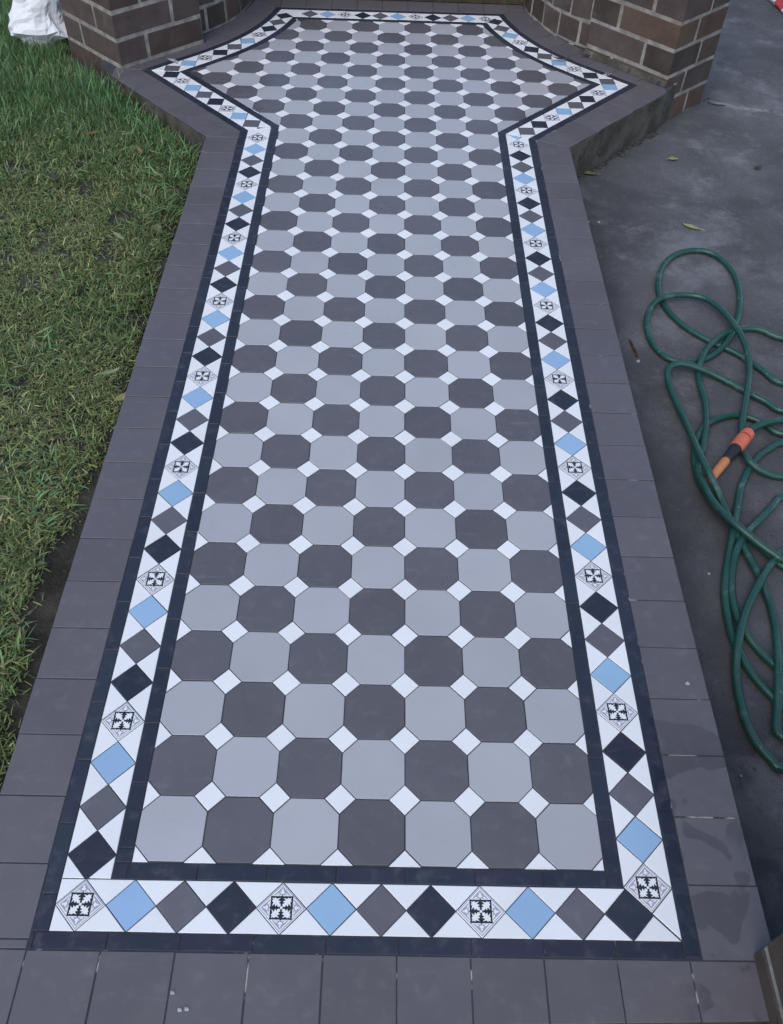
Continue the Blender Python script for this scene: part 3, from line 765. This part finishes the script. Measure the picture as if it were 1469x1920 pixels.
tag(hose, 'green braided garden hose lying in tangled loops on the driveway, with an orange fitting', 'hose')
ax0 = Vector((0.8690, 1.0575, -0.1085)) - off_h; ax1 = Vector((0.7560, 0.9235, -0.1235)) - off_h
adir = (ax1 - ax0).normalized(); AL = (ax1 - ax0).length
def lathe(name, prof, mat, sides=20):
    pts = [ax0 + adir * a for a, _ in prof]
    # straight lathe with sharp steps
    V, F = [], []; nrm = Vector((0, 0, 1)); nrm = (nrm - adir * nrm.dot(adir)).normalized(); bi = adir.cross(nrm)
    for (a, r) in prof:
        for k in range(sides):
            th = 2 * math.pi * k / sides; V.append(ax0 + adir * a + (nrm * math.cos(th) + bi * math.sin(th)) * (r * 0.93))
    for i in range(len(prof) - 1):
        for k in range(sides):
            j = (k + 1) % sides; F.append((i * sides + k, i * sides + j, (i + 1) * sides + j, (i + 1) * sides + k))
    F.append(tuple(range(sides))[::-1]); F.append(tuple((len(prof) - 1) * sides + k for k in range(sides)))
    me = meshdata(name, V, F); o = link(name, me, hose, [mat]); return o
lathe('coupling_cap', [(-.004, .0105), (-.003, .0150), (0.0, .0165), (.012, .0172), (.0155, .0168), (.016, .0150)], M_CORAL)
lathe('coupling_neck', [(.0155, .0125), (.021, .0125)], M_COLLAR)
lathe('coupling_body', [(.0205, .0160), (.022, .0180), (.030, .0184), (.056, .0178), (.060, .0168), (.061, .0140)], M_CORAL)
prof = [(.0605, .0150)]
for k in range(9):
    a = .062 + k * .0045; r = .0152 - k * .00027
    prof += [(a, r), (a + .0025, r), (a + .0030, r - .0012), (a + .0042, r - .0012)]
prof += [(.108, .0126), (.109, .0115)]
lathe('ribbed_collar', prof, M_COLLAR)
lathe('nozzle', [(.1085, .0098), (.110, .0112), (.116, .0118), (AL + .012, .0108), (AL + .014, .0098), (AL + .0142, .006)], M_ORANGE)

# ------------------------------------------------------------------ white sack against the left pillar
def sack(name, loc, rx, ry, h, rz, mat, label, lean=(0, 0)):
    NU, NZ = 40, 28; V, F = [], []
    for iz in range(NZ + 1):
        t = iz / NZ; z = h * t
        bulge = 0.90 + 0.26 * math.exp(-((t - 0.24) / 0.14) ** 2) - 0.16 * math.exp(-((t - 0.09) / 0.06) ** 2) - 0.20 * max(0, t - 0.5)
        for iu in range(NU):
            a = 2 * math.pi * iu / NU; ca, sa = math.cos(a), math.sin(a)
            e = 0.62; x = math.copysign(abs(ca) ** e, ca) * rx * bulge; y = math.copysign(abs(sa) ** e, sa) * ry * bulge * (1 - 0.55 * t)
            q = Vector((x * 9 + 3.1, y * 9, z * 8))
            cr = 0.020 * (1 - abs(mnoise.noise(q)) * 2.4) + 0.012 * (1 - abs(mnoise.noise(q * 2.3)) * 2.4) + 0.004 * mnoise.noise(q * 4.0)
            fold = 0.020 * math.exp(-((t - 0.17 - 0.03 * math.sin(3 * a)) / 0.03) ** 2)
            k = 1 + (cr + fold) / max(rx, ry)
            V.append((x * k + lean[0] * z, y * k + lean[1] * z, z + 0.012 * mnoise.noise((ca * 2, sa * 2, t * 4))))
    for iz in range(NZ):
        for iu in range(NU):
            j = (iu + 1) % NU; F.append((iz * NU + iu, iz * NU + j, (iz + 1) * NU + j, (iz + 1) * NU + iu))
    F.append(tuple(range(NU))[::-1]); F.append(tuple(NZ * NU + i for i in range(NU)))
    o = link(name, meshdata(name, V, F, False), None, [mat]); o.location = loc; o.rotation_euler = (0, 0, rz)
    tag(o, label, 'sack'); return o
sack('crumpled_sack', (-1.312, 3.045, LAWN_Z + 0.015), 0.066, 0.060, 0.42, 0.12, M_SACK, 'crumpled white sack standing on the grass behind the left pillar', (-0.02, 0.1))

# striped bag lying far up the driveway
bm = bmesh.new(); bmesh.ops.create_grid(bm, x_segments=24, y_segments=32, size=0.5)
top = [v.co.copy() for v in bm.verts]
for v in bm.verts:
    x, y = v.co.x, v.co.y; ed = max(0, (1 - abs(2 * x) ** 4) * (1 - abs(2 * y) ** 4))
    v.co = Vector((x * 0.36, y * 0.60, 0.012 + 0.085 * ed ** 0.6 + 0.010 * mnoise.noise((x * 7, y * 7, 2))))
bot = bmesh.ops.duplicate(bm, geom=list(bm.verts) + list(bm.edges) + list(bm.faces))
for g in bot['geom']:
    if isinstance(g, bmesh.types.BMVert): g.co.z = 0.002
bmesh.ops.remove_doubles(bm, verts=bm.verts, dist=0.0001)
me = bpy.data.meshes.new('striped_bag'); bm.to_mesh(me); bm.free(); me.polygons.foreach_set('use_smooth', [True] * len(me.polygons))
sb = link('striped_bag', me, None, [M_STRIPE]); sb.location = (1.925, 3.90, DRIVE_Z + 0.003); sb.rotation_euler = (0, 0, 0.10)
tag(sb, 'red and white striped bag lying far up the driveway in the corner of the picture', 'bag')

# ------------------------------------------------------------------ fallen leaves and litter
def leaf(loc, rz, ln, wd, mat, label, curl=0.25, tilt=(0, 0), name='fallen_leaf', group=None, stem=0.25):
    N = 12; V, F = [], []
    for i in range(N + 1):
        t = i / N; w = wd / 2 * (math.sin(math.pi * min(1, t * 0.98 + 0.01)) ** 0.75) * (1.15 - 0.35 * t)
        x = (t - 0.5) * ln; zc = curl * ln * (0.5 * (2 * t - 1) ** 2 - 0.05)
        for s in (-1, -0.5, 0, 0.5, 1):
            V.append((x, w * s, zc + abs(s) * w * 0.35 + 0.0008 * math.sin(9 * t + 4 * s)))
    for i in range(N):
        for k in range(4): a = i * 5 + k; F.append((a, a + 5, a + 6, a + 1))
    b = len(V); sl = ln * stem
    if stem:
        for i in range(5):
            t = i / 4; x = -ln / 2 - sl * t
            for k in range(4):
                a = math.pi / 2 * k; V.append((x, math.cos(a) * 0.0007 + 0.06 * sl * t * t, math.sin(a) * 0.0007 + curl * ln * 0.45 * (1 - t * 0.7)))
        for i in range(4):
            for k in range(4): j = (k + 1) % 4; F.append((b + i * 4 + k, b + i * 4 + j, b + i * 4 + 4 + j, b + i * 4 + 4 + k))
    me = meshdata(name, V, F, True); o = link(name, me, None, [mat])
    md = o.modifiers.new('thickness', 'SOLIDIFY'); md.thickness = 0.0006; md.offset = 0
    o.location = loc; o.rotation_euler = (tilt[0], tilt[1], rz)
    tag(o, label, 'leaf', group or 'fallen leaves'); return o
DZ = DRIVE_Z + 0.004; GZ = LAWN_Z + 0.036
leaf((0.977, 2.436, DZ), 0.1, 0.034, 0.021, M_LF_YEL, 'small round yellow leaf on the driveway near the pillar', 0.12, stem=0.15)
leaf((0.946, 2.002, DZ), 2.62, 0.056, 0.020, M_LF_YEL, 'long yellow green leaf on the driveway above the hose loops', 0.15)
leaf((0.672, 2.318, DZ), 3.0, 0.050, 0.022, M_LF_OLV, 'dull green leaf in the corner where slab meets driveway', 0.10)
leaf((1.257, 2.391, DZ), 0.4, 0.030, 0.020, M_LF_DRK, 'dark shrivelled leaf on the driveway right of the yellow leaf', 0.5)
leaf((0.620, 2.885, 0.008), -0.05, 0.075, 0.012, M_LF_DRK, 'narrow dark curled leaf on the tile border by the right pillar', 0.35, stem=0.4)
leaf((0.718, 2.925, 0.008), 0.2, 0.050, 0.010, M_LF_DRK, 'thin dark leaf lying against the foot of the right pillar', 0.3, stem=0.4)
leaf((-0.648, 1.772, GZ), 1.9, 0.040, 0.024, M_LF_OLV, 'grey green oval leaf on the lawn close to the path edge', 0.12)
leaf((-0.747, 1.723, GZ), -0.75, 0.050, 0.014, M_LF_GRN, 'pale green narrow leaf lying on the lawn', 0.15)
leaf((-0.786, 2.217, GZ), -1.0, 0.042, 0.013, M_LF_BRN, 'tan leaf standing out of the grass below the wing of the path', 0.2)
leaf((-1.013, 2.035, GZ), -0.9, 0.036, 0.022, M_LF_DRK, 'grey brown leaf on the left part of the lawn', 0.25)
leaf((-0.846, 2.328, GZ), 0.5, 0.030, 0.008, M_LF_YEL, 'thin straw coloured leaf in the grass beside the tan leaf', 0.2)
leaf((-0.959, 2.324, GZ), 0.6, 0.040, 0.015, M_LF_BRN, 'pale brown leaf in the upper lawn', 0.2)
leaf((-0.644, 1.144, GZ), 0.5, 0.050, 0.014, M_LF_GRN, 'bright green leaf with yellow tip in the dry part of the lawn', 0.3)
leaf((-0.600, 1.068, GZ - 0.01), 0.9, 0.045, 0.020, M_LF_YEL, 'broad pale leaf in the dry grass near the path edge', 0.3)

tw = link('twig', tube(spline([(-.035, .006, .004), (-.012, .002, .005), (.008, -.003, .006), (.026, -.004, .005), (.034, -.010, .004)], 4), [.0018, .0022, .0026, .0030, .0032, .0030, .0034, .0036, .0036, .0034, .0032, .0030, .0034, .0036, .0038, .0036, .0030], 7, False), None, [M_TWIG])
tw.location = (0.660, 1.395, DRIVE_Z + 0.001); tw.rotation_euler = (0, 0, -1.25)
tag(tw, 'short brown twig on the driveway between path and hose', 'twig')
wi = link('wire_offcut', tube(spline([(-.03, .012, .002), (-.018, .020, .010), (-.008, .012, .012), (-.016, .0, .006), (-.002, -.010, .003), (.02, -.016, .003), (.045, -.018, .003)], 6), .0016, 6, False), None, [M_WIRE])
wi.location = (1.215, 2.885, DRIVE_Z + 0.001)
tag(wi, 'curled black wire offcut on the driveway beside the pillar', 'wire')

def pebble_mesh(r, seed):
    rr = random.Random(seed); bm = bmesh.new(); bmesh.ops.create_icosphere(bm, subdivisions=2, radius=r)
    for v in bm.verts:
        k = 1 + 0.35 * mnoise.noise(v.co * (1.2 / r) + Vector((seed, 0, 0))); v.co = Vector((v.co.x * k * 1.3, v.co.y * k, v.co.z * k * 0.6))
    me = bpy.data.meshes.new('pebble'); bm.to_mesh(me); bm.free(); return me
PB = [pebble_mesh(0.0042, 1), pebble_mesh(0.0032, 2), pebble_mesh(0.0025, 3)]
for m in PB: m.materials.append(M_PEBBLE)
for x, y, k in ((0.664, 1.345, 0), (0.615, 2.03, 1), (0.628, 2.02, 2), (0.66, 2.02, 0), (0.690, 0.655, 2)):
    o = bpy.data.objects.new('pebble', PB[k]); COL.objects.link(o); o.location = (x, y, DRIVE_Z + 0.0015); o.rotation_euler = (0, 0, random.uniform(0, 6))
    tag(o, 'tiny pale pebble lying on the dark driveway', 'pebble', 'pebbles on the driveway')
for x, y, k in ((0.534, 0.315, 1), (-0.260, -0.171, 2), (-0.247, -0.191, 2), (-0.238, -0.190, 2)):
    o = bpy.data.objects.new('grout_crumb', PB[k]); COL.objects.link(o); o.location = (x, y, 0.0010)
    tag(o, 'tiny crumb of grout lying on the slate coloured edge tiles', 'crumb', 'grout crumbs on the edge tiles')

V, F = [], []
for i in range(420):
    y = rng.uniform(-0.1, 2.25); x = 0.571 + abs(rng.normal(0, 0.022)); r = 0.0007 + 0.0022 * rng.random() ** 3; b = len(V)
    if i % 3 == 0: x, y = rng.uniform(0.58, 1.5), rng.uniform(0, 3.0)
    c8 = [(sx * r * rng.uniform(.6, 1.2) + x, sy * r * rng.uniform(.6, 1.2) + y, sz * r * 0.6 + DRIVE_Z + r * 0.4) for sz in (-1, 1) for sy in (-1, 1) for sx in (-1, 1)]
    V += c8; F += [tuple(b + k for k in q) for q in ((0, 2, 3, 1), (4, 5, 7, 6), (0, 1, 5, 4), (2, 6, 7, 3), (0, 4, 6, 2), (1, 3, 7, 5))]
gt = link('grit', meshdata('grit', V, F, True), None, [M_GRIT])
tag(gt, 'fine grit gathered along the path edge on the driveway', 'grit', None, 'stuff')
# rubble along the foot of the slab and the weed at the pillar
V, F = [], []
for i in range(110):
    t = rng.random() ** 0.8; x = 0.60 + t * 0.36; y = 2.235 + (x - 0.57) * 1.083 - 0.008 - abs(rng.normal(0, 0.010)); r = 0.0025 + 0.007 * rng.random() ** 2 * (0.5 + t)
    b = len(V); me = PB[i % 3]
    for v in me.vertices: V.append((v.co.x / 0.004 * r + x, v.co.y / 0.004 * r + y, v.co.z / 0.004 * r + DRIVE_Z + r * 0.3))
    F += [tuple(b + k for k in p.vertices) for p in me.polygons]
rb = link('mortar_rubble', meshdata('mortar_rubble', V, F, True), None, [M_CLOD])
tag(rb, 'crumbled mortar along the foot of the slab below the right pillar', 'rubble', None, 'stuff')
V, F = [], []
for i in range(26):
    a = rng.uniform(0, 6.28); el = rng.uniform(0.2, 1.2); L = rng.uniform(.008, .020); d = Vector((math.cos(a) * math.cos(el), math.sin(a) * math.cos(el), math.sin(el)))
    s = Vector((-math.sin(a), math.cos(a), 0)) * L * 0.3; b = len(V); o0 = Vector((rng.normal(0, .005), rng.normal(0, .005), 0))
    V += [o0, o0 + d * L * .5 + s, o0 + d * L, o0 + d * L * .5 - s]; F.append((b, b + 1, b + 2, b + 3))
wd = link('weed', meshdata('weed', V, F), None, [M_WEED]); wd.location = (0.958, 2.668, DRIVE_Z + 0.012)
tag(wd, 'small grey green weed growing at the foot of the right pillar', 'weed')

# ------------------------------------------------------------------ lawn
EDGE = [(-0.4, -.618), (.174, -.618), (.261, -.630), (.355, -.640), (.445, -.660), (.542, -.672), (.663, -.655), (.779, -.642), (.874, -.632), (1.01, -.612), (1.12, -.616), (1.30, -.618), (1.48, -.620), (1.70, -.630), (1.82, -.616), (1.93, -.614), (2.11, -.612), (2.222, -.600)]
def lawn_limit(y):
    """rightmost x where grass grows"""
    e = np.interp(y, [p[0] for p in EDGE], [p[1] for p in EDGE])
    wing = -0.578 - (y - 2.222) * (0.386 / 0.432) - 0.012
    pil = -0.936 - (y - 2.693) - 0.012
    e = np.where(y > 2.222, wing, e); e = np.where(y > 2.665, np.minimum(wing, pil), e)
    return np.where(y > 2.95, -1.20, e)
def fbm(x, y, s, seed):
    return np.array([mnoise.fractal((a * s, b * s, seed), 1.0, 2.0, 3) for a, b in zip(x, y)])
def blades(n, x0, x1, y0, y1):
    x = rng.uniform(x0, x1, n); y = rng.uniform(y0, y1, n)
    lim = lawn_limit(y) + 0.010 * np.sin(y * 37) + rng.normal(0, 0.009, n)
    k = x < lim
    return x[k], y[k]
X1, Y1 = blades(300000, -1.62, -0.55, -0.35, 3.9)
X2, Y2 = blades(16000, -3.4, -1.55, -0.6, 5.5)
X, Y = np.r_[X1, X2], np.r_[Y1, Y2]; N = len(X)
dry = fbm(X, Y, 2.6, 1.5) + 0.5 * fbm(X, Y, 8, 4.0)
dist = lawn_limit(Y) - X
# dry yellowish patches in the middle of the lawn close to the path, lush towards the pillar and the front
drybias = 0.55 * np.exp(-((Y - 1.05) / 0.45) ** 2) * np.exp(-((X + 0.72) / 0.20) ** 2) + 0.25 * np.exp(-((Y - 1.85) / 0.35) ** 2) - 0.55 * np.clip((Y - 2.15) / 0.4, 0, 1) - 0.25 * np.exp(-((Y - 0.75) / 0.12) ** 2)
d = np.clip(0.45 + 0.80 * dry + drybias, 0, 1)
thin = (fbm(X, Y, 11, 9.0) > 0.34) & (Y < 2.2) & (rng.random(N) < 0.8)
keep = ~thin
X, Y, d, dist = X[keep], Y[keep], d[keep], dist[keep]; N = len(X)
tall = np.clip((Y - 2.05) / 0.5, 0, 1)
length = np.clip(rng.gamma(4.0, 0.0050, N), 0.006, 0.050) * (1 + 0.18 * tall) * (1.08 - 0.35 * d)
clump = np.exp(-((Y - 0.80) / 0.13) ** 2) * np.exp(-((X + 0.78) / 0.13) ** 2) + np.exp(-((Y - 0.40) / 0.10) ** 2) * np.exp(-((X + 0.70) / 0.06) ** 2) + 0.8 * np.exp(-((dist - 0.07) / 0.07) ** 2) * ((Y > 1.85) & (Y < 2.7))
lush = rng.random(N) < np.clip(0.035 * (1 - d) + 0.22 * clump, 0, 1)
length = np.where(lush, length * 1.7 + 0.008, length)
width = rng.uniform(0.0015, 0.0033, N) * np.where(lush, 1.45, 1.0) * (1.0 - 0.15 * tall)
az = rng.uniform(0, 2 * np.pi, N)
el0 = np.clip(rng.normal(0.75, 0.35, N) + 0.38 * tall - 0.15 * d, 0.05, 1.5)
bend = rng.uniform(0.2, 1.6, N) * (1 - 0.5 * tall)
zb = np.array([lz(a, b) for a, b in zip(X, Y)]) - 0.002 + rng.uniform(0, 0.012, N) * (1 - 0.4 * tall)
g = rng.random(N); green = np.stack([0.082 + 0.075 * g, 0.128 + 0.085 * g, 0.044 + 0.034 * g], 1)
h = rng.random(N); straw = np.stack([0.155 + 0.13 * h, 0.165 + 0.12 * h, 0.060 + 0.055 * h], 1)
bl = rng.random(N); bluish = np.stack([0.085 + 0.06 * bl, 0.165 + 0.09 * bl, 0.068 + 0.045 * bl], 1)
w = (rng.random(N) < 0.10 + 0.62 * d ** 1.3)[:, None]
col = np.where(w, straw * 0.75 + green * 0.25, green)
col = np.where((lush & (rng.random(N) < 0.6))[:, None], bluish, col)
dead = (rng.random(N) < 0.05 + 0.05 * d)[:, None]; col = np.where(dead, np.array([0.34, 0.32, 0.18]) * (0.6 + 0.6 * h[:, None]), col)
col *= (0.62 + 1.15 * rng.random(N) ** 1.3)[:, None]; col *= np.array([0.99, 1.03, 0.95]); col[:, 0] *= 1 - 0.16 * tall; col[:, 2] *= 1 + 0.10 * tall
lev = 4
T = np.array([0.0, 0.36, 0.70, 1.0]); Wd = np.array([0.8, 1.0, 0.72, 0.0])
pos = np.zeros((N, lev, 3)); cur = np.stack([X, Y, zb], 1); pos[:, 0] = cur
for k in range(1, lev):
    el = el0 - bend * (T[k - 1] + T[k]) / 2
    st_ = length * (T[k] - T[k - 1])
    cur = cur + np.stack([np.cos(az) * np.cos(el) * st_, np.sin(az) * np.cos(el) * st_, np.sin(el) * st_], 1)
    cur[:, 2] = np.maximum(cur[:, 2], zb + 0.0015); pos[:, k] = cur
twist = rng.uniform(-0.6, 0.6, N)
side = np.stack([-np.sin(az) * np.cos(twist), np.cos(az) * np.cos(twist), np.sin(twist)], 1)
VV = np.zeros((N, 7, 3))
for k in range(3):
    VV[:, 2 * k] = pos[:, k] - side * (width * Wd[k] / 2)[:, None]
    VV[:, 2 * k + 1] = pos[:, k] + side * (width * Wd[k] / 2)[:, None]
VV[:, 6] = pos[:, 3]
base = (np.arange(N) * 7)[:, None]
q1 = base + np.array([0, 1, 3, 2]); q2 = base + np.array([2, 3, 5, 4]); t3 = base + np.array([4, 5, 6])
loops = np.concatenate([np.concatenate([q1, q2, t3], 1).ravel()])
lt = np.tile(np.array([4, 4, 3]), N); ls = np.r_[0, np.cumsum(lt)[:-1]]
me = bpy.data.meshes.new('grass'); me.vertices.add(N * 7); me.vertices.foreach_set('co', VV.ravel())
me.loops.add(len(loops)); me.loops.foreach_set('vertex_index', loops.astype(np.int32))
me.polygons.add(len(lt)); me.polygons.foreach_set('loop_start', ls.astype(np.int32))
try: me.polygons.foreach_set('loop_total', lt.astype(np.int32))
except Exception: pass
me.update(calc_edges=True)
ca = me.color_attributes.new('Col', 'FLOAT_COLOR', 'POINT')
cc = np.ones((N, 7, 4)); cc[:, :, :3] = col[:, None, :]
cc[:, 6, :3] = np.minimum(1, cc[:, 6, :3] * 1.25 + 0.01)
ca.data.foreach_set('color', cc.ravel())
me.polygons.foreach_set('use_smooth', [True] * len(lt))
gr = link('grass', me, None, [M_GRASS])
tag(gr, 'short patchy green and yellowing grass left of the path', 'grass', None, 'stuff')
print('grass blades', N, 'tiles', len(path.children))
